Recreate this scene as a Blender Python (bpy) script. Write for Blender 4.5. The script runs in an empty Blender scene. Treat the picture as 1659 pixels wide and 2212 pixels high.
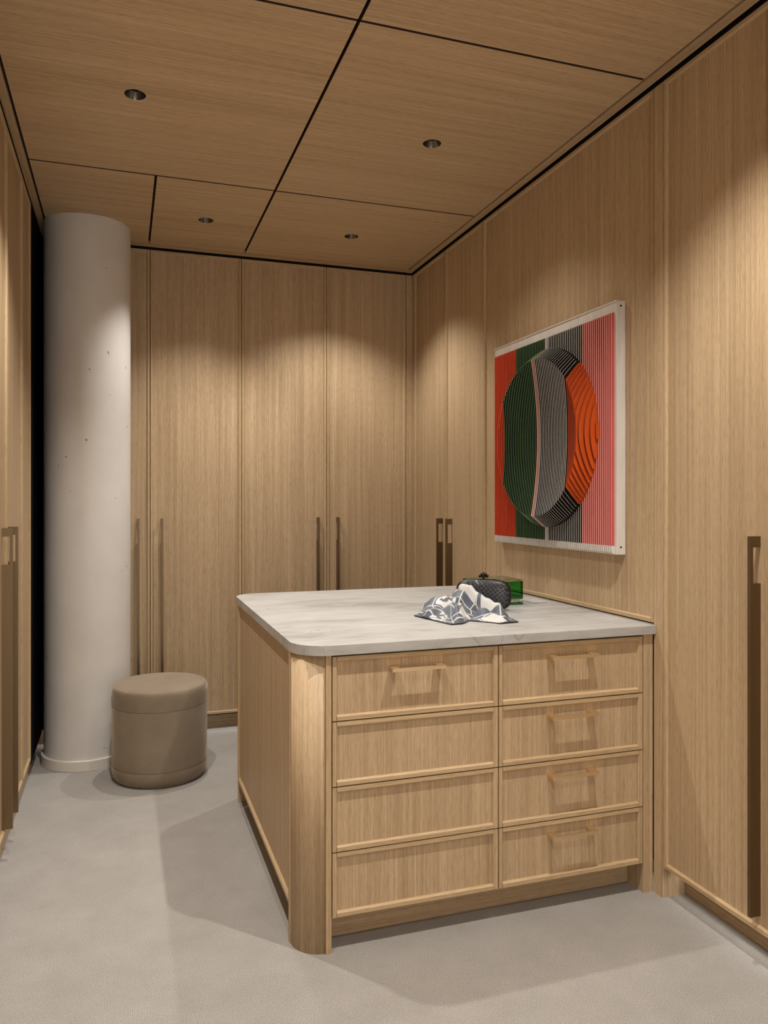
import bpy, bmesh, math, random
from mathutils import Vector, Matrix
random.seed(7)
PI = math.pi
C = bpy.context.scene.collection
SC = bpy.context.scene

# ------------------------------------------------------------------ camera, world, exposure
F_PX, YAW, V_HOR, CAM_H = 1672.4, 0.3259, 1080.12, 1.36
cam_d = bpy.data.cameras.new('camera'); cam = bpy.data.objects.new('camera', cam_d); C.objects.link(cam)
cam_d.sensor_fit = 'HORIZONTAL'; cam_d.sensor_width = 36.0
cam_d.lens = F_PX / 1659 * 36.0
cam_d.shift_y = -(1106 - V_HOR) / 1659
cam_d.clip_start = 0.02
cam.location = (0, 0, CAM_H); cam.rotation_euler = (PI/2, 0, -YAW)
SC.camera = cam
w = bpy.data.worlds.new('world'); SC.world = w; w.use_nodes = True
w.node_tree.nodes['Background'].inputs[0].default_value = (1.0, 0.95, 0.89, 1)
w.node_tree.nodes['Background'].inputs[1].default_value = 2.3  # added fill light, enters through the opening behind the viewpoint
SC.view_settings.view_transform = 'Standard'; SC.view_settings.look = 'None'
SC.view_settings.gamma = 1.0; SC.view_settings.use_curve_mapping = False
SC.view_settings.exposure = 1.10
SPOT_W = {'fl': 49, 'fr': 12, 'bl': 36, 'br': 30, 'nl': 38, 'nr': 63, 'zl': 34, 'zr': 18}
SPOT_SHAPE = {'bl': (96, 0.9), 'br': (110, 0.7)}
SPOT_COL = (1.0, 0.965, 0.915)

# ------------------------------------------------------------------ main dimensions (metres)
XR, XL, YB, YFRONT = 1.7493, -0.4176, 4.6158, -1.6
ZD, ZC, ZK = 2.789, 2.80, 0.1058
YF = 2.2493                     # front plane of the drawers
ZT, ZU = 0.9256, 0.8958         # stone top / underside
KICK = 0.0935

# ------------------------------------------------------------------ material helpers
def nt_of(name):
    m = bpy.data.materials.new(name); m.use_nodes = True
    nt = m.node_tree
    return m, nt, nt.nodes['Principled BSDF']
def N(nt, typ, **kw):
    n = nt.nodes.new(typ)
    for k, v in kw.items(): setattr(n, k, v)
    return n
def L(nt, a, ao, b, bi): nt.links.new(a.outputs[ao], b.inputs[bi])
def plain(name, col, rough=0.5, metal=0.0, **extra):
    m, nt, p = nt_of(name)
    p.inputs['Base Color'].default_value = (*col, 1); p.inputs['Roughness'].default_value = rough
    p.inputs['Metallic'].default_value = metal
    for k, v in extra.items(): p.inputs[k].default_value = v
    return m
def coords(nt, rand=True):
    tc = N(nt, 'ShaderNodeTexCoord')
    if not rand: return tc, 'Object'
    oi = N(nt, 'ShaderNodeObjectInfo')
    mul = N(nt, 'ShaderNodeMath', operation='MULTIPLY'); L(nt, oi, 'Random', mul, 0); mul.inputs[1].default_value = 37.0
    add = N(nt, 'ShaderNodeVectorMath', operation='ADD'); L(nt, tc, 'Object', add, 0); L(nt, mul, 0, add, 1)
    return add, 0
def mapping(nt, src, out, scale):
    mp = N(nt, 'ShaderNodeMapping'); mp.inputs['Scale'].default_value = scale
    nt.links.new(src.outputs[out], mp.inputs['Vector']); return mp
def noise(nt, mp, detail=2.0, rough=0.5, scale=1.0):
    n = N(nt, 'ShaderNodeTexNoise'); n.inputs['Scale'].default_value = scale
    n.inputs['Detail'].default_value = detail; n.inputs['Roughness'].default_value = rough
    L(nt, mp, 0, n, 'Vector'); return n
def ramp(nt, src, out, stops):
    r = N(nt, 'ShaderNodeValToRGB'); nt.links.new(src.outputs[out], r.inputs[0])
    el = r.color_ramp.elements
    while len(el) < len(stops): el.new(0.5)
    for e, (pos, col) in zip(el, stops): e.position = pos; e.color = (*col, 1)
    return r
def mixc(nt, a, ao, b, bo, fac=None, facn=None, mode='MIX'):
    x = N(nt, 'ShaderNodeMix', data_type='RGBA', blend_type=mode)
    nt.links.new(a.outputs[ao], x.inputs[6]); nt.links.new(b.outputs[bo], x.inputs[7])
    if facn is not None: nt.links.new(facn[0].outputs[facn[1]], x.inputs[0])
    else: x.inputs[0].default_value = fac
    return x
def wood(name, axis, c_lo, c_hi, tone=1.0):
    """rift-cut oak veneer: fine straight grain along one local axis"""
    m, nt, p = nt_of(name)
    src, out = coords(nt)
    def sc(across, along):
        v = [across]*3; v[axis] = along; return tuple(v)
    fine = noise(nt, mapping(nt, src, out, sc(210, 1.6)), 3, 0.6)
    mid = noise(nt, mapping(nt, src, out, sc(46, 0.5)), 2, 0.5)
    wide = noise(nt, mapping(nt, src, out, sc(7, 0.25)), 2, 0.5)
    fleck = noise(nt, mapping(nt, src, out, sc(420, 26)), 1, 0.5)
    lo = tuple(c*tone for c in c_lo); hi = tuple(c*tone for c in c_hi)
    r1 = ramp(nt, fine, 'Fac', [(0.28, lo), (0.72, hi)])
    r2 = ramp(nt, mid, 'Fac', [(0.25, (0.86, 0.845, 0.82)), (0.75, (1.08, 1.08, 1.08))])
    r3 = ramp(nt, wide, 'Fac', [(0.25, (0.93, 0.915, 0.89)), (0.75, (1.05, 1.05, 1.06))])
    r4 = ramp(nt, fleck, 'Fac', [(0.36, (0.86, 0.84, 0.80)), (0.5, (1, 1, 1)), (0.66, (1.0, 1.0, 1.0)), (0.74, (1.12, 1.12, 1.13))])
    a = mixc(nt, r1, 0, r2, 0, 1.0, mode='MULTIPLY'); b = mixc(nt, a, 2, r3, 0, 1.0, mode='MULTIPLY')
    c = mixc(nt, b, 2, r4, 0, 1.0, mode='MULTIPLY')
    L(nt, c, 2, p, 'Base Color')
    p.inputs['Roughness'].default_value = 0.5
    p.inputs['Specular IOR Level'].default_value = 0.3
    bp_ = N(nt, 'ShaderNodeBump'); bp_.inputs['Strength'].default_value = 0.12; bp_.inputs['Distance'].default_value = 0.001
    L(nt, fine, 'Fac', bp_, 'Height'); L(nt, bp_, 'Normal', p, 'Normal')
    return m
OAK_LO, OAK_HI = (0.400, 0.283, 0.166), (0.565, 0.418, 0.262)
M = {}
M['oak_z'] = wood('oak_vertical_grain', 2, OAK_LO, OAK_HI)
M['oak_x'] = wood('oak_long_grain', 0, OAK_LO, OAK_HI)
M['oak_c'] = wood('oak_ceiling_panels', 0, OAK_LO, OAK_HI, 1.10)  # same veneer as the walls, lightened to replace missing bounce light
M['oak_y'] = wood('oak_depth_grain', 1, OAK_LO, OAK_HI)
M['edge_z'] = wood('oak_solid_edge_vertical', 2, (0.445, 0.318, 0.180), (0.55, 0.405, 0.243))
M['edge_x'] = wood('oak_solid_edge_horizontal', 0, (0.445, 0.318, 0.180), (0.55, 0.405, 0.243))
M['dark'] = plain('dark_carcass', (0.007, 0.005, 0.004), 0.9)
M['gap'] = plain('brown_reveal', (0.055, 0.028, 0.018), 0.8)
M['seal'] = plain('cream_sealant', (0.42, 0.37, 0.31), 0.6)
M['black'] = plain('black_paint_and_shade', (0.004, 0.0035, 0.0035), 0.9, **{'Specular IOR Level': 0.05})
def metal(name, col, rough, axis):
    m, nt, p = nt_of(name)
    src, out = coords(nt)
    s = [600.0]*3; s[axis] = 5.0
    n = noise(nt, mapping(nt, src, out, tuple(s)), 2, 0.5)
    r = ramp(nt, n, 'Fac', [(0.3, tuple(c*0.9 for c in col)), (0.7, tuple(min(1, c*1.1) for c in col))])
    L(nt, r, 0, p, 'Base Color'); p.inputs['Metallic'].default_value = 1.0; p.inputs['Roughness'].default_value = rough
    b = N(nt, 'ShaderNodeBump'); b.inputs['Strength'].default_value = 0.05; b.inputs['Distance'].default_value = 0.0005
    L(nt, n, 'Fac', b, 'Height'); L(nt, b, 'Normal', p, 'Normal')
    return m
M['bronze'] = metal('brushed_bronze', (0.215, 0.153, 0.088), 0.45, 2)
M['brass'] = metal('satin_brass', (0.78, 0.60, 0.37), 0.48, 0)
M['chrome'] = plain('dark_chrome_reflector', (0.13, 0.132, 0.135), 0.24, 1.0)
M['rim'] = plain('bright_rim', (0.85, 0.85, 0.85), 0.2, 1.0)

def make_carpet():
    m, nt, p = nt_of('wool_carpet')
    tc = N(nt, 'ShaderNodeTexCoord')
    n1 = noise(nt, mapping(nt, tc, 'Object', (300, 300, 300)), 3, 0.7)
    n2 = noise(nt, mapping(nt, tc, 'Object', (5.0, 5.0, 5.0)), 5, 0.65)
    wv = N(nt, 'ShaderNodeTexWave', wave_type='BANDS', bands_direction='X'); L(nt, mapping(nt, tc, 'Object', (62, 62, 62)), 0, wv, 'Vector')
    wv.inputs['Scale'].default_value = 1.0; wv.inputs['Distortion'].default_value = 1.2; wv.inputs['Detail'].default_value = 2
    r1 = ramp(nt, n1, 'Fac', [(0.3, (0.222, 0.207, 0.186)), (0.7, (0.46, 0.432, 0.396))])
    r2 = ramp(nt, n2, 'Fac', [(0.3, (0.90, 0.895, 0.885)), (0.7, (1.05, 1.05, 1.05))])
    r3 = ramp(nt, wv, 'Fac', [(0.0, (0.88, 0.875, 0.87)), (1.0, (1.06, 1.06, 1.06))])
    a = mixc(nt, r1, 0, r2, 0, 1.0, mode='MULTIPLY'); b = mixc(nt, a, 2, r3, 0, 1.0, mode='MULTIPLY')
    L(nt, b, 2, p, 'Base Color'); p.inputs['Roughness'].default_value = 0.95
    p.inputs['Sheen Weight'].default_value = 0.15; p.inputs['Specular IOR Level'].default_value = 0.1
    bu = N(nt, 'ShaderNodeBump'); bu.inputs['Strength'].default_value = 0.5; bu.inputs['Distance'].default_value = 0.004
    L(nt, n1, 'Fac', bu, 'Height'); L(nt, bu, 'Normal', p, 'Normal')
    return m
M['carpet'] = make_carpet()
def make_stone():
    m, nt, p = nt_of('beige_quartzite')
    tc = N(nt, 'ShaderNodeTexCoord')
    big = noise(nt, mapping(nt, tc, 'Object', (2.2, 6.0, 6.0)), 6, 0.62)
    streak = noise(nt, mapping(nt, tc, 'Object', (9, 42, 42)), 5, 0.6)
    warp = noise(nt, mapping(nt, tc, 'Object', (3, 3, 3)), 3, 0.5)
    add = N(nt, 'ShaderNodeVectorMath', operation='MULTIPLY_ADD'); L(nt, warp, 'Color', add, 0)
    add.inputs[1].default_value = (0.9, 0.9, 0.9); nt.links.new(tc.outputs['Object'], add.inputs[2])
    vor = N(nt, 'ShaderNodeTexVoronoi', feature='DISTANCE_TO_EDGE'); vor.inputs['Scale'].default_value = 2.3
    L(nt, add, 0, vor, 'Vector')
    r1 = ramp(nt, big, 'Fac', [(0.3, (0.285, 0.272, 0.248)), (0.5, (0.40, 0.389, 0.368)), (0.72, (0.448, 0.440, 0.422))])
    r2 = ramp(nt, streak, 'Fac', [(0.25, (0.84, 0.82, 0.79)), (0.6, (1.03, 1.03, 1.03))])
    r3 = ramp(nt, vor, 'Distance', [(0.0, (0.60, 0.55, 0.50)), (0.012, (0.95, 0.94, 0.93)), (0.035, (1, 1, 1))])
    msk = ramp(nt, warp, 'Fac', [(0.52, (0, 0, 0)), (0.66, (0.8, 0.8, 0.8))])
    one = N(nt, 'ShaderNodeRGB'); one.outputs[0].default_value = (1, 1, 1, 1)
    v = mixc(nt, one, 0, r3, 0, facn=(msk, 0))
    a = mixc(nt, r1, 0, r2, 0, 1.0, mode='MULTIPLY'); b = mixc(nt, a, 2, v, 2, 1.0, mode='MULTIPLY')
    L(nt, b, 2, p, 'Base Color'); p.inputs['Roughness'].default_value = 0.42; p.inputs['Specular IOR Level'].default_value = 0.35
    return m
M['stone'] = make_stone()
def make_plaster():
    m, nt, p = nt_of('off_white_plaster')
    tc = N(nt, 'ShaderNodeTexCoord')
    n1 = noise(nt, mapping(nt, tc, 'Object', (6, 6, 4)), 4, 0.55)
    n2 = noise(nt, mapping(nt, tc, 'Object', (34, 34, 34)), 1, 0.4)
    r1 = ramp(nt, n1, 'Fac', [(0.3, (0.62, 0.585, 0.54)), (0.7, (0.67, 0.64, 0.595))])
    pit = ramp(nt, n2, 'Fac', [(0.785, (1, 1, 1)), (0.80, (0.45, 0.42, 0.4))])
    a = mixc(nt, r1, 0, pit, 0, 1.0, mode='MULTIPLY')
    L(nt, a, 2, p, 'Base Color'); p.inputs['Roughness'].default_value = 0.6
    bu = N(nt, 'ShaderNodeBump'); bu.inputs['Strength'].default_value = 0.15; bu.inputs['Distance'].default_value = 0.003
    L(nt, n1, 'Fac', bu, 'Height'); L(nt, bu, 'Normal', p, 'Normal')
    return m
M['plaster'] = make_plaster()
M['ring'] = plain('cream_gloss_paint', (0.66, 0.605, 0.53), 0.3)
def make_velvet(name, c0, c1):
    m, nt, p = nt_of(name)
    src, out = coords(nt)
    n1 = noise(nt, mapping(nt, src, out, (5, 5, 5)), 3, 0.6)
    n2 = noise(nt, mapping(nt, src, out, (300, 300, 90)), 2, 0.6)
    r1 = ramp(nt, n1, 'Fac', [(0.3, c0), (0.7, c1)])
    r2 = ramp(nt, n2, 'Fac', [(0.3, (0.92, 0.92, 0.92)), (0.7, (1.05, 1.05, 1.05))])
    a = mixc(nt, r1, 0, r2, 0, 1.0, mode='MULTIPLY'); L(nt, a, 2, p, 'Base Color')
    p.inputs['Roughness'].default_value = 0.85; p.inputs['Sheen Weight'].default_value = 0.55
    p.inputs['Sheen Roughness'].default_value = 0.35; p.inputs['Sheen Tint'].default_value = (0.9, 0.78, 0.62, 1)
    return m
M['velvet'] = make_velvet('taupe_velvet', (0.205, 0.158, 0.108), (0.265, 0.207, 0.145))
M['seam'] = plain('seam_thread', (0.06, 0.042, 0.028), 0.9)

# ------------------------------------------------------------------ mesh / object helpers
def tag(o, label=None, cat=None, group=None, kind=None):
    if label: o['label'] = label
    if cat: o['category'] = cat
    if group: o['group'] = group
    if kind: o['kind'] = kind
    return o
def empty(name, loc=(0, 0, 0), rz=0.0, parent=None):
    o = bpy.data.objects.new(name, None); C.objects.link(o); o.location = loc; o.rotation_euler = (0, 0, rz)
    o.empty_display_size = 0.05
    if parent: o.parent = parent
    return o
def obj(name, bm, mats, parent=None, loc=(0, 0, 0), rz=0.0, smooth=False):
    me = bpy.data.meshes.new(name)
    bmesh.ops.recalc_face_normals(bm, faces=bm.faces)
    bm.to_mesh(me); bm.free()
    for m in (mats if isinstance(mats, (list, tuple)) else [mats]): me.materials.append(m)
    if smooth:
        for f in me.polygons: f.use_smooth = True
    o = bpy.data.objects.new(name, me); C.objects.link(o); o.location = loc; o.rotation_euler = (0, 0, rz)
    if parent: o.parent = parent
    return o
def box(bm, x0, x1, y0, y1, z0, z1, bev=0.0, mi=0):
    vs = [bm.verts.new((x, y, z)) for x in (x0, x1) for y in (y0, y1) for z in (z0, z1)]
    fs = [bm.faces.new([vs[i] for i in q]) for q in ((0, 1, 3, 2), (4, 6, 7, 5), (0, 4, 5, 1), (2, 3, 7, 6), (0, 2, 6, 4), (1, 5, 7, 3))]
    for f in fs: f.material_index = mi
    if bev:
        es = list({e for f in fs for e in f.edges})
        bmesh.ops.bevel(bm, geom=es, offset=bev, segments=1, affect='EDGES')
def prism(bm, pts, axis, a0, a1, mi=0):
    """extrude a 2-D outline along an axis; pts are the two other coords in xyz order"""
    def P(p, a):
        q = list(p); q.insert(axis, a); return bm.verts.new(q)
    A = [P(p, a0) for p in pts]; B = [P(p, a1) for p in pts]; n = len(pts)
    fs = [bm.faces.new(A), bm.faces.new(B)] + [bm.faces.new((A[i], A[(i+1) % n], B[(i+1) % n], B[i])) for i in range(n)]
    for f in fs: f.material_index = mi
    return fs
def lathe(bm, prof, seg=48, cx=0, cy=0, cap=True, mi=0):
    rings = []
    for r, z in prof:
        rings.append([bm.verts.new((cx + r*math.cos(2*PI*i/seg), cy + r*math.sin(2*PI*i/seg), z)) for i in range(seg)])
    for a, b in zip(rings, rings[1:]):
        for i in range(seg):
            f = bm.faces.new((a[i], a[(i+1) % seg], b[(i+1) % seg], b[i])); f.material_index = mi
    if cap:
        bm.faces.new(rings[0][::-1]); bm.faces.new(rings[-1])
def B(): return bmesh.new()
def bx(*a, **k):
    bm = B(); box(bm, *a, **k); return bm

FW, FD, TH = 0.0165, 0.010, 0.020      # lip width, recess depth, overall thickness
def frame_parts(parent, w, h, names=('rail', 'stile')):
    """four lips round a panel w x h (local x, z; front face at y=0, facing -y)"""
    ch = 0.0045
    # stiles: outline in (x, y) extruded along z
    prof = [(0, 0), (FW-ch, 0), (FW, ch*1.3), (FW, TH), (0, TH)]
    bm = B(); prism(bm, prof, 2, 0, h); obj(names[1], bm, M['edge_z'], parent)
    bm = B(); prism(bm, [(w-x, y) for x, y in prof], 2, 0, h); obj(names[1], bm, M['edge_z'], parent)
    # rails: outline in (y, z) extruded along x
    pr = [(0, 0), (0, FW-ch), (ch*1.3, FW), (TH, FW), (TH, 0)]
    bm = B(); prism(bm, pr, 0, FW-0.002, w-FW+0.002); obj(names[0], bm, M['edge_x'], parent)
    bm = B(); prism(bm, [(y, h-z) for y, z in pr], 0, FW-0.002, w-FW+0.002); obj(names[0], bm, M['edge_x'], parent)
def panel_mesh(w, h):
    return bx(FW-0.003, w-FW+0.003, FD, TH, FW-0.003, h-FW+0.003)
def pull_fin(parent, xc, zb, zt):
    t = 0.006; yo = -0.027; nb = 0.010
    bm = B()
    # two rectangles plus bar so that every cap stays convex
    def rect(y0, y1, z0, z1): box(bm, xc-t, xc+t, y0, y1, z0, z1)
    rect(yo, FD, zb, zt-0.137); rect(yo, yo+nb, zt-0.137, zt-0.032); rect(yo, FD, zt-0.032, zt)
    bmesh.ops.remove_doubles(bm, verts=bm.verts, dist=1e-5)
    return obj('pull_handle', bm, M['bronze'], parent)
G = 0.0019
def wardrobe_door(loc, rz, width, hx, label, group, zt=ZD, zb=ZK, htop=1.2545, hbot=0.150):
    e = empty('wardrobe_door', (loc[0], loc[1], zb), rz)
    tag(e, label, 'door', group)
    wd, h = width-2*G, zt-zb
    obj('panel', panel_mesh(wd, h), M['oak_z'], e)
    frame_parts(e, wd, h)
    if hx is not None: pull_fin(e, hx, hbot-zb, htop-zb)
    return e

# ------------------------------------------------------------------ setting: floor, walls, ceiling
bm = bx(XL-0.35, XR+0.35, YFRONT-0.1, YB+0.35, -0.05, 0.0)
tag(obj('floor', bm, M['carpet']), kind='structure')
bm = bx(XL-0.15, XR+0.15, YFRONT-0.1, YB+0.15, 2.834, 2.86)
ceiling = tag(obj('ceiling', bm, M['gap']), kind='structure')
# dark carcass planes behind the doors are the walls themselves
wall_back = tag(obj('wall_back', bx(XL-0.1, XR+0.1, YB+TH+0.004, YB+0.06, ZK-0.012, 2.834), M['dark']), kind='structure')
wall_right = tag(obj('wall_right', bx(XR+TH+0.004, XR+0.06, YFRONT, YB+0.06, ZK-0.012, 2.834), M['dark']), kind='structure')
wall_left = tag(obj('wall_left', bx(XL-0.06, XL-TH-0.004, YFRONT, YB+0.06, ZK-0.012, 2.834), M['dark']), kind='structure')
# fourth wall behind the viewpoint; opening added for fill light, white plaster for bounce
wf = B()
box(wf, XL-0.05, -0.10, YFRONT-0.05, YFRONT, 0, 2.834); box(wf, 0.85, XR+0.05, YFRONT-0.05, YFRONT, 0, 2.834)
box(wf, -0.10, 0.85, YFRONT-0.05, YFRONT, 2.25, 2.834)
wall_front = tag(obj('wall_front', wf, M['plaster']), kind='structure')
# toe kicks
tag(obj('baseboard_back', bx(XL-0.15, XR+0.15, YB+KICK, YB+KICK+0.02, 0, ZK-0.006), M['oak_x']), kind='structure')
tag(obj('baseboard_right', bx(XR+KICK, XR+KICK+0.02, YFRONT, YB+KICK, 0, ZK-0.006), M['oak_y']), kind='structure')
tag(obj('baseboard_left', bx(XL-0.045, XL-0.025, YFRONT, YB+KICK, 0, ZK-0.004), M['oak_y']), kind='structure')

# flush oak cladding of the side walls nearer than the photographed doors
Y_DC = 1.7290                                         # near edge of the near right door
obj('cladding', bx(XR, XR+TH, YFRONT, Y_DC-0.003, ZK, ZD), M['oak_z'], wall_right)
obj('cladding', bx(XL-TH, XL, YFRONT, 2.785, ZK, ZD), M['oak_z'], wall_left)
# right wall: corner filler, tall filler post and the framed panel above the stone top
obj('filler', bx(XR, XR+TH, 4.5835, YB, ZK-0.1, ZD), M['oak_z'], wall_right)
post = B(); box(post, XR, XR+0.10, 2.2020, 2.2475, 0, ZD); obj('filler_post', post, M['oak_z'], wall_right)
X4 = 0.1509+3*0.5187
obj('filler', bx(X4+0.002, XR, YB, YB+TH, ZK-0.1, ZD), M['oak_z'], wall_back)
obj('seal_strip', bx(XR+0.0005, XR+0.012, 2.2500, 3.5900, 0.9240, 0.9285), M['seal'], wall_right)
pw, pz0 = 3.5922-2.2493-2*G, 0.9335
pan = obj('wall_panel', panel_mesh(pw, ZD-pz0), M['oak_z'], wall_right, (XR, 3.5922-G, pz0), -PI/2)
tag(pan, 'tall framed oak panel that carries the artwork')
frame_parts(pan, pw, ZD-pz0)
# black panel painting in the shade where the left wall passes the column
obj('shade_panel', bx(XL-TH, XL-0.001, 4.085, YB+0.02, ZK-0.02, ZC), M['black'], wall_left)

# ceiling panels with open reveals
PB = 0.0055
XLp, XRp, YBp = -0.379, 1.697, 4.543
XA, XB_, Y1, Y2, Y0 = 0.674, 0.1416, 2.227, 3.578, 0.876
LIGHT_R = 0.0385
def ceiling_panel(x0, x1, y0, y1, hole=None):
    bm = B(); z0, z1 = ZC, ZC+0.018
    x0 += PB; x1 -= PB; y0 += PB; y1 -= PB
    if hole is None:
        box(bm, x0, x1, y0, y1, z0, z1)
    else:
        cx, cy = hole
        angs = [2*PI*i/48 for i in range(48)] + [math.atan2(y-cy, x-cx) % (2*PI) for x in (x0, x1) for y in (y0, y1)]
        angs = sorted(set(angs))
        rows = []
        for a in angs:
            c, s = math.cos(a), math.sin(a)
            t = min(((x1-cx)/c if c > 1e-9 else (x0-cx)/c if c < -1e-9 else 1e9), ((y1-cy)/s if s > 1e-9 else (y0-cy)/s if s < -1e-9 else 1e9))
            rows.append([bm.verts.new(q) for q in ((cx+LIGHT_R*c, cy+LIGHT_R*s, z0), (cx+t*c, cy+t*s, z0), (cx+t*c, cy+t*s, z1), (cx+LIGHT_R*c, cy+LIGHT_R*s, z1))])
        for A, Bq in zip(rows, rows[1:]+rows[:1]):
            for i in range(4):
                j = (i+1) % 4; bm.faces.new((A[i], A[j], Bq[j], Bq[i]))
    bmesh.ops.recalc_face_normals(bm, faces=bm.faces)
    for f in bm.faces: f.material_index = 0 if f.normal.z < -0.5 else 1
    return obj('ceiling_panel', bm, [M['oak_c'], M['gap']], ceiling)
LIGHTS = {'fl': (0.0432, 2.890), 'fr': (1.1861, 2.904), 'bl': (0.408, 4.070), 'br': (1.1858, 4.066), 'nl': (0.0432, 1.545), 'nr': (1.1861, 1.552), 'zl': (0.0432, 0.20), 'zr': (1.1861, 0.20)}
ceiling_panel(XLp, XB_, Y2, YBp)
ceiling_panel(XB_, XA, Y2, YBp, LIGHTS['bl'])
ceiling_panel(XA, XRp, Y2, YBp, LIGHTS['br'])
ceiling_panel(XLp, XA, Y1, Y2, LIGHTS['fl']); ceiling_panel(XA, XRp, Y1, Y2, LIGHTS['fr'])
ceiling_panel(XLp, XA, Y0, Y1, LIGHTS['nl']); ceiling_panel(XA, XRp, Y0, Y1, LIGHTS['nr'])
ceiling_panel(XLp, XA, -0.475, Y0, LIGHTS['zl']); ceiling_panel(XA, XRp, -0.475, Y0, LIGHTS['zr'])
ceiling_panel(XLp, XRp, YFRONT, -0.475)
# perimeter strips between reveal and wall
obj('ceiling_strip', bx(XRp+PB, XR-0.010, YFRONT, YB-0.012, ZC, ZC+0.018), M['oak_y'], ceiling)
obj('ceiling_strip', bx(XLp, XRp+PB, YBp+PB*0.4, YB-0.016, ZC, ZC+0.018), M['oak_x'], ceiling)
obj('ceiling_strip', bx(XL+0.002, XLp-PB, YFRONT, YB-0.013, ZC, ZC+0.018), M['oak_y'], ceiling)
# black shadow gap trough above the door tops
tr = B(); box(tr, XR-0.013, XR+0.02, YFRONT, YB+0.02, ZC+0.022, ZC+0.030); box(tr, XL, XR, YB-0.016, YB+0.02, ZC+0.022, ZC+0.030)
obj('shadow_gap', tr, M['black'], ceiling)

# ------------------------------------------------------------------ recessed downlights
def downlight(key, label, group):
    x, y = LIGHTS[key]
    e = empty('recessed_downlight', (x, y, ZC)); tag(e, label, 'ceiling light', group)
    r = LIGHT_R - 0.0004
    bm = B(); lathe(bm, [(r-0.0012, 0.0002), (r, 0.0), (r, 0.006), (r-0.0012, 0.006)], 48, cap=False)
    obj('trim_ring', bm, M['rim'], e, smooth=False)
    bm = B(); lathe(bm, [(r-0.0012, 0.0), (0.0315, 0.0105), (0.0225, 0.0235)], 48, cap=False); obj('reflector', bm, M['chrome'], e, smooth=True)
    bm = B(); lathe(bm, [(0.0228, 0.0228), (0.0215, 0.0228), (0.0215, 0.0250), (0.0228, 0.0250)], 48, cap=False); obj('aperture_ring', bm, M['rim'], e, smooth=False)
    bm = B(); lathe(bm, [(0.0222, 0.0245), (0.0222, 0.033), (0.001, 0.033)], 32, cap=False); obj('baffle', bm, M['black'], e, smooth=True)
    ld = bpy.data.lights.new('downlight_beam', 'SPOT'); ld.energy = SPOT_W[key]; ld.color = SPOT_COL
    ld.spot_size = math.radians(SPOT_SHAPE.get(key, (112, 0.85))[0]); ld.spot_blend = SPOT_SHAPE.get(key, (106, 0.85))[1]; ld.shadow_soft_size = 0.018
    lo = bpy.data.objects.new('downlight_beam', ld); C.objects.link(lo); lo.parent = e; lo.location = (0, 0, 0.006)
    return e
GL = 'recessed downlights in the oak ceiling'
downlight('fl', 'dark chrome recessed downlight in the large ceiling panel at upper left', GL)
downlight('fr', 'dark chrome recessed downlight in the large ceiling panel above the stone top', GL)
downlight('bl', 'small far downlight in the narrow ceiling panel right of the white column', GL)
downlight('br', 'small far downlight in the rear right ceiling panel near the corner', GL)
downlight('nl', 'near downlight behind the top edge of the picture on the left', GL)
downlight('nr', 'near downlight just in front of the drawers, above the picture', GL)
downlight('zl', 'downlight over the viewpoint on the left', GL)
downlight('zr', 'downlight over the viewpoint on the right', GL)

# ------------------------------------------------------------------ wardrobe doors
GB, GR, GLf = 'tall oak doors on the back wall', 'tall oak doors on the right wall', 'tall oak doors on the left wall'
X1, DW = 0.1509, 0.5187
wardrobe_door((X1-DW+G, YB), 0, DW, DW-0.066, 'tall oak wardrobe door on back wall, mostly hidden behind the white column', GB)
wardrobe_door((X1+G, YB), 0, DW, 0.063, 'tall oak wardrobe door on back wall directly behind the round stool', GB)
wardrobe_door((X1+DW+G, YB), 0, DW, DW-0.057, 'middle tall oak back wall door, bronze pull at its right edge', GB)
wardrobe_door((X1+2*DW+G, YB), 0, DW, 0.068, 'rightmost tall oak back wall door, next to the room corner', GB)
wardrobe_door((XR, 4.5820-G), -PI/2, 4.5820-4.0876, 4.5820-4.148, 'narrow-looking oak door on right wall closest to the room corner', GR)
wardrobe_door((XR, 4.0876-G), -PI/2, 4.0876-3.5922, 4.0876-4.014, 'oak door on right wall between the corner door and the artwork panel', GR)
wardrobe_door((XR, 2.2004-G), -PI/2, 2.2004-Y_DC, 2.2004-1.791, 'nearest tall oak door on right wall, cut by the picture edge', GR)
wardrobe_door((XL, 2.7880+G), PI/2, 3.2830-2.7880, 3.2060-2.7880, 'nearest oak door on left wall, with a bronze pull, cut by the picture edge', GLf, hbot=0.125)
wardrobe_door((XL, 3.2830+G), PI/2, 0.487, 0.084, 'second oak door on left wall, bronze pull on its near edge', GLf, hbot=0.125)
wardrobe_door((XL, 3.7700+G), PI/2, 0.312, None, 'narrow plain oak door on left wall beside the white column', GLf)

# ------------------------------------------------------------------ white column
col = empty('round_column', (-0.1726, 4.377, 0)); tag(col, 'off-white plastered round column standing beside the left wall', 'column')
bm = B(); lathe(bm, [(0.2142, 0.0), (0.2142, ZC)], 96, cap=False); obj('shaft', bm, M['plaster'], col, smooth=True)
bm = B(); lathe(bm, [(0.2142, 0.001), (0.2275, 0.001), (0.2275, 0.0495), (0.2255, 0.0525), (0.2142, 0.0525)], 96, cap=False); o = obj('base_ring', bm, M['ring'], col, smooth=True)
o.data.polygons.foreach_set('use_smooth', [False]*len(o.data.polygons))

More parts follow.
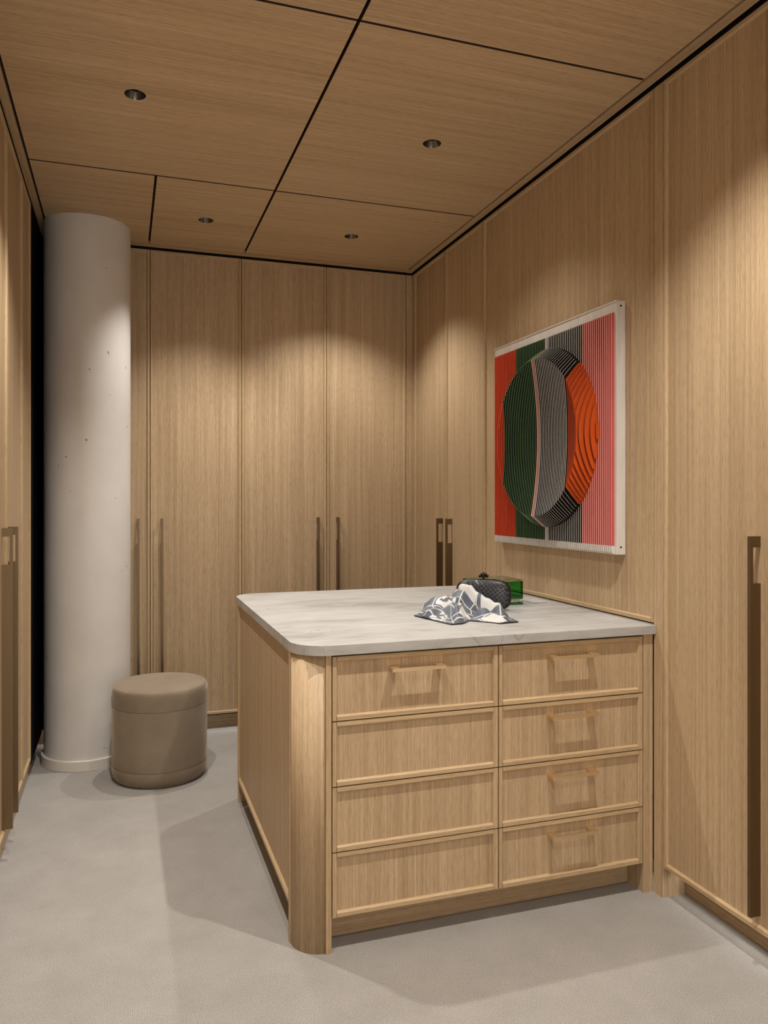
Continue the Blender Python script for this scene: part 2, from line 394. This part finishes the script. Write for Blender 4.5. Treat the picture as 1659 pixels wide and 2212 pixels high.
# ------------------------------------------------------------------ stool
st = empty('round_stool', (0.1773, 3.999, 0)); tag(st, 'round taupe velvet pouf stool on the carpet in front of the column', 'stool')
R = 0.2285
def puckered(prof, seg, amp_fn):
    bm = B(); rings = []
    for k, (r, z) in enumerate(prof):
        ring = []
        for i in range(seg):
            a = 2*PI*i/seg; rr = r + amp_fn(a, z)
            ring.append(bm.verts.new((rr*math.cos(a), rr*math.sin(a), z)))
        rings.append(ring)
    for a, b in zip(rings, rings[1:]):
        for i in range(seg): bm.faces.new((a[i], a[(i+1) % seg], b[(i+1) % seg], b[i]))
    return bm, rings
rnd = [random.uniform(-1, 1) for _ in range(720)]
def pk(a, z, zc, wz):
    i = int(a/(2*PI)*720) % 720
    return 0.0015*rnd[i]*math.exp(-((z-zc)/wz)**2)
seat_prof = [(R-0.0005, 0.362), (R, 0.368), (R+0.001, 0.39), (R+0.001, 0.418), (R, 0.436), (R-0.0025, 0.4465), (R-0.0065, 0.4535), (R-0.011, 0.4567), (R-0.0155, 0.4565), (R-0.0185, 0.4532),
             (R-0.0215, 0.4552), (R-0.026, 0.4572), (R-0.045, 0.4592), (R*0.7, 0.4625), (R*0.4, 0.4645), (0.02, 0.465)]
bm, rg = puckered(seat_prof, 240, lambda a, z: pk(a, z, 0.448, 0.010) if z < 0.4569 else 0)
bm.faces.new(rg[-1]); obj('seat_cushion', bm, M['velvet'], st, smooth=True)
bm, rg = puckered([(R-0.001, 0.078), (R, 0.084), (R, 0.20), (R, 0.354), (R-0.0005, 0.3605)], 96, lambda a, z: 0); obj('body', bm, M['velvet'], st, smooth=True)
bm, rg = puckered([(R-0.055, 0.0), (R-0.03, 0.001), (R-0.017, 0.008), (R-0.006, 0.022), (R-0.001, 0.042), (R, 0.058), (R, 0.070), (R-0.001, 0.0765)], 240, lambda a, z: pk(a, z, 0.014, 0.012)); bm.faces.new(rg[0][::-1]); obj('base_band', bm, M['velvet'], st, smooth=True)
for z in (0.3612, 0.0772):
    bm = B(); lathe(bm, [(R-0.002, z-0.0012), (R-0.0006, z-0.0006), (R-0.0006, z+0.0006), (R-0.002, z+0.0012)], 96, cap=False); obj('seam', bm, M['seam'], st)

# ------------------------------------------------------------------ island of drawers
isl = empty('drawer_island', (1.10, 2.90, 0)); tag(isl, 'oak drawer island with rounded corner joined to the right wall', 'cabinet')
IO = Vector((1.10, 2.90, 0))
def ipart(name, bm, mat, loc=(0, 0, 0), rz=0, parent=None, smooth=False):
    if parent is None:
        return obj(name, bm, mat, isl, Vector(loc)-IO, rz, smooth)
    return obj(name, bm, mat, parent, loc, rz, smooth)
XI = 0.4915                                    # left face of the island
YI = 3.597                                     # back face
ipart('carcass', bx(0.5840, XR-0.012, YF+TH+0.003, YI-0.095, ZK-0.004, ZU-0.001), M['dark'])
# toe kicks
ipart('toe_kick', bx(0.58, 1.706, YF+0.089, YF+0.105, 0, ZK-0.004), M['oak_x'])
ipart('side_toe_kick', bx(0.534, 0.552, 2.36, 3.45, 0, ZK-0.004), M['oak_y'])
# quarter-round corner posts with small fillet strips
def corner_post(cx, cy, r, a0, name):
    bm = B(); n = 20
    pts = [(cx, cy)] + [(cx+r*math.cos(a0+PI/2*i/n), cy+r*math.sin(a0+PI/2*i/n)) for i in range(n+1)]
    prism(bm, pts, 2, 0, ZU)
    o = ipart(name, bm, M['oak_z'])
    for f in o.data.polygons: f.use_smooth = abs(f.normal.z) < 0.5 and f.area < 0.02
    return o
RC = 0.0885
corner_post(0.5785, 2.2550+RC, RC, PI, 'corner_post')
corner_post(0.5815, YI-RC, RC, PI/2, 'corner_post')
ipart('post_fillet', bx(0.5770, 0.5935, YF-0.0015, YF+0.11, 0, ZU), M['edge_z'])
ipart('post_fillet', bx(0.4855, 0.56, 2.3445, 2.3590, 0, ZU), M['edge_z'])
ipart('end_post', bx(1.7068, XR-0.0035, YF, YF+0.12, 0, ZU), M['oak_z'])
# framed side panel facing the passage
y_far, y_near = 3.500, 2.3600
sw, sh = y_far-y_near-2*G, ZU-0.002-ZK
sp = ipart('side_panel', panel_mesh(sw, sh), M['oak_z'], (XI-0.002, y_far-G, ZK), -PI/2)
frame_parts(sp, sw, sh)
# drawers
DX = (0.5954, 1.1501, 1.7051); DH = 0.1969; Z0 = 0.8907
def bar_handle(parent, w, h):
    xc, zc = w/2-0.006, h-0.0475
    hl, lw, hz = 0.0885, 0.026, 0.0052
    bm = B()
    def rect(x0, x1, y0, y1): box(bm, x0, x1, y0, y1, zc-hz, zc+hz)
    yo, yi = -0.030, -0.0215
    rect(xc-hl, xc-hl+lw, yi, FD); rect(xc+hl-lw, xc+hl, yi, FD)
    rect(xc-hl, xc+hl, yo, yi)
    bmesh.ops.remove_doubles(bm, verts=bm.verts, dist=1e-5)
    return obj('bar_handle', bm, M['brass'], parent)
for c in range(2):
    for r in range(4):
        w_, h_ = DX[c+1]-DX[c]-2*G, DH-2*G
        d = ipart('drawer', panel_mesh(w_, h_), M['oak_z'], (DX[c]+G, YF, Z0-(r+1)*DH+G))
        frame_parts(d, w_, h_)
        if c == 1 or r == 0: bar_handle(d, w_, h_)

# stone top with two rounded corners
def stone_top():
    x0, x1, y0, y1 = 0.4855, XR-0.0006, 2.2357, 3.610
    r = 0.108; n = 14; pts = []
    for cx, cy, a0 in ((x0+r, y0+r, PI), ):
        pts += [(cx+r*math.cos(a0+PI/2*i/n), cy+r*math.sin(a0+PI/2*i/n)) for i in range(n+1)]
    pts += [(x1, y0), (x1, y1)]
    pts += [(x0+r+r*math.cos(PI/2+PI/2*i/n), y1-r+r*math.sin(PI/2+PI/2*i/n)) for i in range(n+1)]
    bm = B(); prism(bm, pts, 2, ZU, ZT)
    es = [e for e in bm.edges if abs(e.verts[0].co.z-e.verts[1].co.z) < 1e-6]
    bmesh.ops.bevel(bm, geom=es, offset=0.0018, segments=2, affect='EDGES')
    o = obj('stone_countertop', bm, M['stone'])
    return tag(o, 'pale beige stone countertop with rounded corners on the drawer island', 'countertop')
stone_top()

# ------------------------------------------------------------------ relief artwork on the right wall
def paint(name, col, rough=0.45):
    m, nt, p = nt_of(name)
    src, out = coords(nt)
    n = noise(nt, mapping(nt, src, out, (40, 40, 6)), 2, 0.5)
    r = ramp(nt, n, 'Fac', [(0.3, tuple(c*0.92 for c in col)), (0.7, tuple(min(1, c*1.06) for c in col))])
    L(nt, r, 0, p, 'Base Color'); p.inputs['Roughness'].default_value = rough
    return m
AM = [paint('art_white', (0.66, 0.62, 0.57)), paint('art_red_face', (0.52, 0.040, 0.012)), paint('art_red_edge', (0.70, 0.105, 0.035)),
      paint('art_black', (0.004, 0.004, 0.0045)), paint('art_green_edge', (0.12, 0.28, 0.11)), paint('art_white_edge', (0.72, 0.69, 0.64)),
      paint('art_coral_face', (0.56, 0.085, 0.075)), paint('art_pink_edge', (0.90, 0.54, 0.47)), paint('art_orange_face', (0.60, 0.085, 0.008)),
      paint('art_purple_edge', (0.022, 0.008, 0.028)), paint('art_blush', (0.72, 0.42, 0.36)), paint('art_olive', (0.36, 0.28, 0.15))]
(A_WH, A_RF, A_RE, A_BK, A_GE, A_WE, A_CF, A_PE, A_OF, A_PU, A_BL, A_OL) = range(12)
AY0, AY1, AZ0, AZ1 = 2.420, 3.405, 1.1585, 2.095
AXB, AXF = XR+FD-0.0006, 1.7215
art = empty('relief_artwork', (AXB, (AY0+AY1)/2, AZ0))
tag(art, 'square relief artwork of coloured vertical fins forming a bulging disc, on right wall', 'artwork')
AO = Vector((AXB, (AY0+AY1)/2, AZ0))
def apart(name, bm, mats): return obj(name, bm, mats, art, -AO)
apart('backing_box', bx(AXF, AXB, AY0, AY1, AZ0, AZ1, bev=0.0015), AM[A_WH])
bm = B(); box(bm, AXF-0.004, AXF-0.0002, AY0, AY1, AZ1-0.004, AZ1); apart('top_lip', bm, AM[A_WH])
for zz in (AZ0+0.028, AZ1-0.020):
    bm = B(); n = 12
    A = [bm.verts.new((1.738+0.0035*math.cos(2*PI*i/n), AY0-0.001, zz+0.0035*math.sin(2*PI*i/n))) for i in range(n)]
    Bv = [bm.verts.new((v.co.x, AY0+0.004, v.co.z)) for v in A]
    bm.faces.new(A); bm.faces.new(Bv[::-1])
    for i in range(n): bm.faces.new((A[i], A[(i+1) % n], Bv[(i+1) % n], Bv[i]))
    apart('screw', bm, M['black'])
LS0, LZ0, LR, LR1 = 2.893, 1.6220, 0.3765, 0.330
def bulge(r):
    if r > LR: return 0.0
    if r > LR1: return 0.010 + 0.058*(LR-r)/(LR-LR1)
    return 0.068 - 0.030*(1-(r/LR1)**2)
P0 = 0.0125; FT = 0.0031
zs_base = [AZ0+0.003, AZ0+0.012, AZ0+0.030]
fz0, fz1 = AZ0+0.032, AZ1-0.042
ys = [AY0+0.017+0.01345*i for i in range(71)]
for y in ys:
    if y > 3.171: zone = 'red'
    elif y > 2.917: zone = 'green'
    elif y > 2.889: zone = 'white'
    elif y > 2.6255: zone = 'bw'
    else: zone = 'pink'
    face, edge = {'red': (A_RF, A_RE), 'green': (A_BK, A_GE), 'white': (A_WH, A_WE), 'bw': (A_BK, A_WE), 'pink': (A_CF, A_PE)}[zone]
    lface, ledge = {'red': (A_RF, A_RE), 'green': (A_BK, A_GE), 'white': (A_BL, A_BL if y > 2.903 else A_OL), 'bw': (A_BK, A_WE), 'pink': (A_OF, A_PU)}[zone]
    if zone == 'bw' and y < 2.645: lface, ledge = A_OF, A_PU
    ds = abs(y-LS0); pts = []                       # (z, depth, face material, edge material) per lower end of a segment
    pts.append((AZ0+0.002, 0.004, A_WH, A_WE)); pts.append((AZ0+0.010, P0*0.9, A_WH, A_WE))
    pts.append((fz0, P0, face, edge))
    if ds < LR:
        c = math.sqrt(LR*LR-ds*ds); z0, z1 = LZ0-c, LZ0+c
        zz = [z0+0.0006]
        if ds < LR1:
            c1 = math.sqrt(LR1*LR1-ds*ds); zz += [z0+(c-c1)*0.5]
            zz += [LZ0-c1+2*c1*k/18 for k in range(19)]; zz += [z1-(c-c1)*0.5]
        else:
            zz += [z0+2*c*k/14 for k in range(1, 14)]
        zz.append(z1-0.0006)
        pts.append((z0, P0, lface, ledge))
        for k, q in enumerate(zz):
            r = math.hypot(ds, q-LZ0); pts.append((q, P0+bulge(min(r, LR-1e-6)), lface, ledge))
        pts.append((z1, P0, face, edge))
    pts.append((fz1-0.006, P0, face, edge)); pts.append((fz1, P0*0.55, face, edge)); 
    bm = B(); used = []
    V = [[bm.verts.new((AXF+0.001, y, z)), bm.verts.new((AXF-d, y, z)), bm.verts.new((AXF-d, y+FT, z)), bm.verts.new((AXF+0.001, y+FT, z))] for z, d, _, _ in pts]
    for k in range(len(pts)-1):
        a, b = V[k], V[k+1]; fm, em = pts[k][2], pts[k][3]
        for (i, j, mi) in ((0, 1, fm), (1, 2, em), (2, 3, fm)):
            f = bm.faces.new((a[i], a[j], b[j], b[i])); f.material_index = mi
    bm.faces.new(V[0]).material_index = A_WH; bm.faces.new(V[-1]).material_index = face
    apart('fin', bm, AM)

# ------------------------------------------------------------------ green glass box
def glass(name, col, rough=0.0, dens=0.0):
    m, nt, p = nt_of(name)
    p.inputs['Base Color'].default_value = (*col, 1); p.inputs['Roughness'].default_value = rough
    p.inputs['Transmission Weight'].default_value = 1.0; p.inputs['IOR'].default_value = 1.45
    return m
M['green_glass'] = glass('green_glass', (0.04, 0.58, 0.08), 0.02)
M['dark_green_glass'] = glass('dark_green_glass', (0.03, 0.26, 0.07), 0.02)
M['clear_glass'] = glass('clear_glass', (0.93, 0.97, 0.94), 0.0)
GX0, GX1, GY0, GY1, GZ1 = 1.392, 1.577, 2.862, 3.055, 1.0294
gb = empty('glass_box', ((GX0+GX1)/2, (GY0+GY1)/2, ZT)); tag(gb, 'green glass box with a clear lid behind the woven black bag', 'box')
GO = Vector(((GX0+GX1)/2, (GY0+GY1)/2, ZT))
def gp(name, m, *a, bev=0.0008): return obj(name, bx(*a, bev=bev), m, gb, -GO)
t = 0.008
gp('base_slab', M['dark_green_glass'], GX0, GX1, GY0, GY1, ZT+0.0004, ZT+0.011)
gp('spacer', M['clear_glass'], GX0+0.008, GX1-0.008, GY0+0.008, GY1-0.008, ZT+0.0112, ZT+0.0238)
zb = ZT+0.024
gp('bottom_plate', M['dark_green_glass'], GX0, GX1, GY0, GY1, zb, zb+0.013)
gp('glass_panel', M['green_glass'], GX0, GX1, GY0, GY0+t, zb+0.0132, GZ1-0.0075)
gp('glass_panel', M['green_glass'], GX0, GX1, GY1-t, GY1, zb+0.0132, GZ1-0.0075)
gp('glass_panel', M['green_glass'], GX0, GX0+t, GY0+t+0.0002, GY1-t-0.0002, zb+0.0132, GZ1-0.0075)
gp('glass_panel', M['green_glass'], GX1-t, GX1, GY0+t+0.0002, GY1-t-0.0002, zb+0.0132, GZ1-0.0075)
gp('lid', M['clear_glass'], GX0, GX1, GY0, GY1, GZ1-0.0073, GZ1)

# thin pale plate lying on the stone behind the box
M['plate'] = plain('pale_plate', (0.50, 0.48, 0.46), 0.35)
bm = bx(1.634, 1.705, 2.885, 2.985, ZT+0.0003, ZT+0.0040, bev=0.001)
tag(obj('thin_plate', bm, M['plate']), 'thin pale rectangular plate lying on the stone beside the green glass box', 'plate')

# ------------------------------------------------------------------ woven clutch bag
BA = math.atan2(-0.50, 0.866)                       # right end swung towards the viewer
bag = empty('clutch_bag', (1.352, 2.772, ZT), BA); tag(bag, 'black woven hard clutch bag with a knot clasp standing on the stone top', 'bag')
M['leather'] = plain('black_leather', (0.006, 0.006, 0.007), 0.40)
M['strip'] = plain('black_leather_strip', (0.042, 0.043, 0.048), 0.32)  # lighter than the shell: weave highlights put into the colour
M['clasp'] = plain('blackened_metal', (0.05, 0.043, 0.038), 0.25, 1.0)
BL_, BH = 0.106, 0.0610                             # half length, half height
def sup(a, n=3.4):
    c, s = math.cos(a), math.sin(a)
    k = (abs(c)**n+abs(s)**n)**(-1/n); return k*c, k*s
def shell_depth(x, z):
    r = (abs(x/BL_)**3.4+abs(z/BH)**3.4)**(1/3.4)
    return 0.005 + 0.021*math.sqrt(max(0.0, 1-min(1, r)**2.6))
def shell(sign):
    bm = B(); seg, rn = 64, 10; rings = []
    for k in range(rn+1):
        q = 1-k/rn
        q = math.sin(q*PI/2) if q > 0 else 0.0
        ring = []
        for i in range(seg):
            x, z = sup(2*PI*i/seg); x *= BL_*q; z *= BH*q
            ring.append(bm.verts.new((x, sign*shell_depth(x, z), z+BH)))
            if q == 0: break
        rings.append(ring)
    for a, b in zip(rings, rings[1:]):
        for i in range(seg):
            j = (i+1) % seg
            bm.faces.new((a[i], a[j], b[0]) if len(b) == 1 else (a[i], a[j], b[j], b[i]))
    return bm
for sgn in (-1, 1): obj('shell', shell(sgn), M['leather'], bag, smooth=True)
bm = B(); seg = 64
prof = [(-0.0062, 1.0), (-0.0062, 1.022), (0.0062, 1.022), (0.0062, 1.0)]
rings = []
for yy, q in prof: rings.append([bm.verts.new((sup(2*PI*i/seg)[0]*BL_*q, yy, max(0.0006, sup(2*PI*i/seg)[1]*BH*q+BH))) for i in range(seg)])
for a, b in zip(rings, rings[1:]):
    for i in range(seg): bm.faces.new((a[i], a[(i+1) % seg], b[(i+1) % seg], b[i]))
obj('frame_rim', bm, M['clasp'], bag, smooth=True)
# woven strips: alternating pillows on a diagonal grid, front and back
def weave(sign):
    bm = B(); cell = 0.0128; n = 14
    ca, sa = math.cos(math.radians(38)), math.sin(math.radians(38))
    for i in range(-n, n+1):
        for j in range(-n, n+1):
            u, v = i*cell, j*cell
            hu, hv = (0.86, 0.36) if (i+j) % 2 == 0 else (0.36, 0.86)
            pts = []; ok = True
            for du, dv in ((-1, -1), (1, -1), (1, 1), (-1, 1)):
                for kk in (1.0, 0.72):
                    a, b = u+du*hu*cell*kk, v+dv*hv*cell*kk
                    x, z = a*ca-b*sa, a*sa+b*ca
                    if (abs(x/BL_)**3.4+abs(z/BH)**3.4) > 0.97: ok = False
                    y = shell_depth(x, z) + (0.0002 if kk == 1.0 else 0.0030)
                    pts.append((x, sign*y, z+BH))
            if not ok: continue
            V = [bm.verts.new(q) for q in pts]; o_, i_ = V[0::2], V[1::2]
            bm.faces.new(i_)
            for k in range(4): bm.faces.new((o_[k], o_[(k+1) % 4], i_[(k+1) % 4], i_[k]))
    return bm
for sgn in (-1, 1): tag(obj('woven_strips', weave(sgn), M['strip'], bag), kind='stuff')
bm = B()
for k, (dx, dy, dz, r) in enumerate([(-0.010, -0.002, 0, 0.0052), (0.010, 0.002, 0, 0.0052), (-0.004, 0.003, 0.0045, 0.0056), (0.004, -0.003, 0.0045, 0.0056), (0, 0.0, -0.0015, 0.0060), (0.0, 0.004, 0.008, 0.0035)]):
    bmesh.ops.create_uvsphere(bm, u_segments=14, v_segments=9, radius=r*1.3, matrix=Matrix.Translation((dx*1.35, dy*1.35, 2*BH+0.0125+dz*1.35)))
box(bm, -0.003, 0.003, -0.003, 0.003, 2*BH-0.001, 2*BH+0.007)
obj('knot_clasp', bm, M['clasp'], bag, smooth=True)

# ------------------------------------------------------------------ silk scarf
def make_silk():
    m, nt, p = nt_of('printed_silk')
    uv = N(nt, 'ShaderNodeUVMap'); uv.uv_map = 'cloth'
    def mp(s): 
        q = N(nt, 'ShaderNodeMapping'); q.inputs['Scale'].default_value = (s, s, s); L(nt, uv, 0, q, 'Vector'); return q
    sl = N(nt, 'ShaderNodeRGB'); sl.outputs[0].default_value = (0.062, 0.074, 0.098, 1)
    wh = N(nt, 'ShaderNodeRGB'); wh.outputs[0].default_value = (0.50, 0.485, 0.455, 1)
    bk = N(nt, 'ShaderNodeRGB'); bk.outputs[0].default_value = (0.010, 0.011, 0.014, 1)
    bl = N(nt, 'ShaderNodeRGB'); bl.outputs[0].default_value = (0.52, 0.44, 0.36, 1)
    # white grid lines on slate
    sep = N(nt, 'ShaderNodeSeparateXYZ'); L(nt, mp(7.0), 0, sep, 0)
    def line(out):
        fr = N(nt, 'ShaderNodeMath', operation='FRACT'); nt.links.new(sep.outputs[out], fr.inputs[0])
        s_ = N(nt, 'ShaderNodeMath', operation='SUBTRACT'); L(nt, fr, 0, s_, 0); s_.inputs[1].default_value = 0.5
        ab = N(nt, 'ShaderNodeMath', operation='ABSOLUTE'); L(nt, s_, 0, ab, 0)
        lt = N(nt, 'ShaderNodeMath', operation='LESS_THAN'); L(nt, ab, 0, lt, 0); lt.inputs[1].default_value = 0.042
        return lt
    mx = N(nt, 'ShaderNodeMath', operation='MAXIMUM'); L(nt, line(0), 0, mx, 0); L(nt, line(1), 0, mx, 1)
    base = mixc(nt, sl, 0, wh, 0, facn=(mx, 0))
    # large white medallions with slate scrolls
    vo = N(nt, 'ShaderNodeTexVoronoi'); vo.inputs['Scale'].default_value = 2.6; vo.inputs['Randomness'].default_value = 0.75; L(nt, mp(1.0), 0, vo, 'Vector')
    inm = N(nt, 'ShaderNodeMath', operation='LESS_THAN'); L(nt, vo, 'Distance', inm, 0); inm.inputs[1].default_value = 0.40
    nz = N(nt, 'ShaderNodeTexNoise'); nz.inputs['Scale'].default_value = 5.0; nz.inputs['Detail'].default_value = 0.5; nz.inputs['Distortion'].default_value = 1.3; L(nt, mp(1.0), 0, nz, 'Vector')
    sb = N(nt, 'ShaderNodeMath', operation='SUBTRACT'); L(nt, nz, 'Fac', sb, 0); sb.inputs[1].default_value = 0.52
    ab = N(nt, 'ShaderNodeMath', operation='ABSOLUTE'); L(nt, sb, 0, ab, 0)
    sc_ = N(nt, 'ShaderNodeMath', operation='LESS_THAN'); L(nt, ab, 0, sc_, 0); sc_.inputs[1].default_value = 0.022
    med = mixc(nt, wh, 0, sl, 0, facn=(sc_, 0))
    c1 = mixc(nt, base, 2, med, 2, facn=(inm, 0))
    for k in range(3):                                   # plain white fields of the print; centres are set from the cloth
        ce = N(nt, 'ShaderNodeCombineXYZ'); ce.name = 'field%d' % k; ce.inputs[0].default_value = -9
        dd = N(nt, 'ShaderNodeVectorMath', operation='DISTANCE'); L(nt, uv, 0, dd, 0); L(nt, ce, 0, dd, 1)
        lt = N(nt, 'ShaderNodeMath', operation='LESS_THAN'); nt.links.new(dd.outputs['Value'], lt.inputs[0]); lt.inputs[1].default_value = (0.14, 0.12, 0.09)[k]
        c1 = mixc(nt, c1, 2, wh, 0, facn=(lt, 0))
    # blush accents and the dark border
    n2 = N(nt, 'ShaderNodeTexNoise'); n2.inputs['Scale'].default_value = 7.0; L(nt, mp(1.0), 0, n2, 'Vector')
    g2 = N(nt, 'ShaderNodeMath', operation='GREATER_THAN'); L(nt, n2, 'Fac', g2, 0); g2.inputs[1].default_value = 0.66
    c2 = mixc(nt, c1, 2, bl, 0, facn=(g2, 0))
    s2 = N(nt, 'ShaderNodeSeparateXYZ'); L(nt, uv, 0, s2, 0)
    def edge(out):
        s_ = N(nt, 'ShaderNodeMath', operation='SUBTRACT'); nt.links.new(s2.outputs[out], s_.inputs[0]); s_.inputs[1].default_value = 0.5
        ab = N(nt, 'ShaderNodeMath', operation='ABSOLUTE'); L(nt, s_, 0, ab, 0)
        gt = N(nt, 'ShaderNodeMath', operation='GREATER_THAN'); L(nt, ab, 0, gt, 0); gt.inputs[1].default_value = 0.478
        return gt
    me_ = N(nt, 'ShaderNodeMath', operation='MAXIMUM'); L(nt, edge(0), 0, me_, 0); L(nt, edge(1), 0, me_, 1)
    c3 = mixc(nt, c2, 2, bk, 0, facn=(me_, 0))
    L(nt, c3, 2, p, 'Base Color'); p.inputs['Roughness'].default_value = 0.5; p.inputs['Sheen Weight'].default_value = 0.2
    return m
M['silk'] = make_silk()
def ridge(x, y, ax, ay, bx_, by, wd, h0, h1):
    dx, dy = bx_-ax, by-ay; t = max(0, min(1, ((x-ax)*dx+(y-ay)*dy)/(dx*dx+dy*dy)))
    d = math.hypot(x-ax-t*dx, y-ay-t*dy); return (h0+(h1-h0)*t)*math.exp(-(d/wd)**2.5)
def scarf_h(x, y):
    h = 0.0
    h = max(h, ridge(x, y, 1.262, 2.775, 1.280, 2.752, 0.036, 0.100, 0.104))        # peak leaning on the bag
    h = max(h, ridge(x, y, 1.225, 2.735, 1.236, 2.715, 0.030, 0.084, 0.078))        # small second crest
    h = max(h, ridge(x, y, 1.125, 2.700, 1.215, 2.700, 0.058, 0.052, 0.070))        # plump shoulder to the left
    h = max(h, ridge(x, y, 1.275, 2.730, 1.350, 2.600, 0.024, 0.090, 0.026))        # twisted white fold running to the right
    h = max(h, ridge(x, y, 1.080, 2.640, 1.175, 2.610, 0.036, 0.022, 0.046))
    h = max(h, ridge(x, y, 1.165, 2.600, 1.120, 2.500, 0.022, 0.040, 0.014))
    h = max(h, ridge(x, y, 1.240, 2.560, 1.285, 2.470, 0.024, 0.028, 0.010))
    h += 0.0050*(1+math.sin(62*x+38*y+2.5*math.sin(30*y)))*min(1, h/0.03+0.25)
    h += 0.0022*(1+math.sin(150*(x*0.6-y*0.8)))*min(1, h/0.02+0.15)
    return h
def make_scarf():
    OUT = [(1.030, 2.702), (1.052, 2.600), (1.081, 2.468), (1.128, 2.474), (1.178, 2.528), (1.232, 2.470), (1.252, 2.434), (1.332, 2.446), (1.345, 2.545), (1.372, 2.620), (1.325, 2.690), (1.292, 2.752), (1.262, 2.800), (1.200, 2.800), (1.120, 2.775), (1.065, 2.740)]
    # closed smooth outline resampled, mapped from the unit square boundary (uv) to give a cloth parametrisation
    m = len(OUT); per = []
    ln = [math.hypot(OUT[(i+1) % m][0]-OUT[i][0], OUT[(i+1) % m][1]-OUT[i][1]) for i in range(m)]; tot = sum(ln)
    def at(s):
        s = (s % 1.0)*tot
        for i in range(m):
            if s <= ln[i]:
                a, b = OUT[i], OUT[(i+1) % m]; t = s/ln[i]; return (a[0]+(b[0]-a[0])*t, a[1]+(b[1]-a[1])*t)
            s -= ln[i]
        return OUT[0]
    cx, cy = 1.175, 2.635
    NR, NS = 46, 176
    bm = B(); uvl = bm.loops.layers.uv.new('cloth'); rings = []; uvs = {}
    for k in range(NR+1):
        q = k/NR; ring = []
        for i in range(NS):
            s = i/NS; ox, oy = at(s)
            x, y = cx+(ox-cx)*q, cy+(oy-cy)*q
            z = ZT+0.0022+scarf_h(x, y)*(1-max(0, q-0.86)/0.14*0.85)
            v = bm.verts.new((x, y, z))
            a = 2*PI*s; c, sn = math.cos(a), math.sin(a); kk = 1/max(abs(c), abs(sn))
            uvs[v] = (0.5+0.5*q*c*kk, 0.5+0.5*q*sn*kk)
            ring.append(v)
            if k == 0: break
        rings.append(ring)
    for a, b in zip(rings, rings[1:]):
        for i in range(NS):
            j = (i+1) % NS
            f = bm.faces.new((a[0], b[i], b[j])) if len(a) == 1 else bm.faces.new((a[i], b[i], b[j], a[j]))
    for k, (tx, ty) in enumerate(((1.318, 2.650), (1.275, 2.735), (1.235, 2.490))):
        v = min(uvs, key=lambda q: (q.co.x-tx)**2+(q.co.y-ty)**2)
        nd = M['silk'].node_tree.nodes['field%d' % k]; nd.inputs[0].default_value, nd.inputs[1].default_value = uvs[v]
    for f in bm.faces:
        for l in f.loops: l[uvl].uv = uvs[l.vert]
    o = obj('silk_scarf', bm, M['silk'], smooth=True)
    sd = o.modifiers.new('thick', 'SOLIDIFY'); sd.thickness = 0.0012; sd.offset = 1.0
    return tag(o, 'crumpled white and slate grey printed silk scarf lying against the bag', 'scarf')
make_scarf()
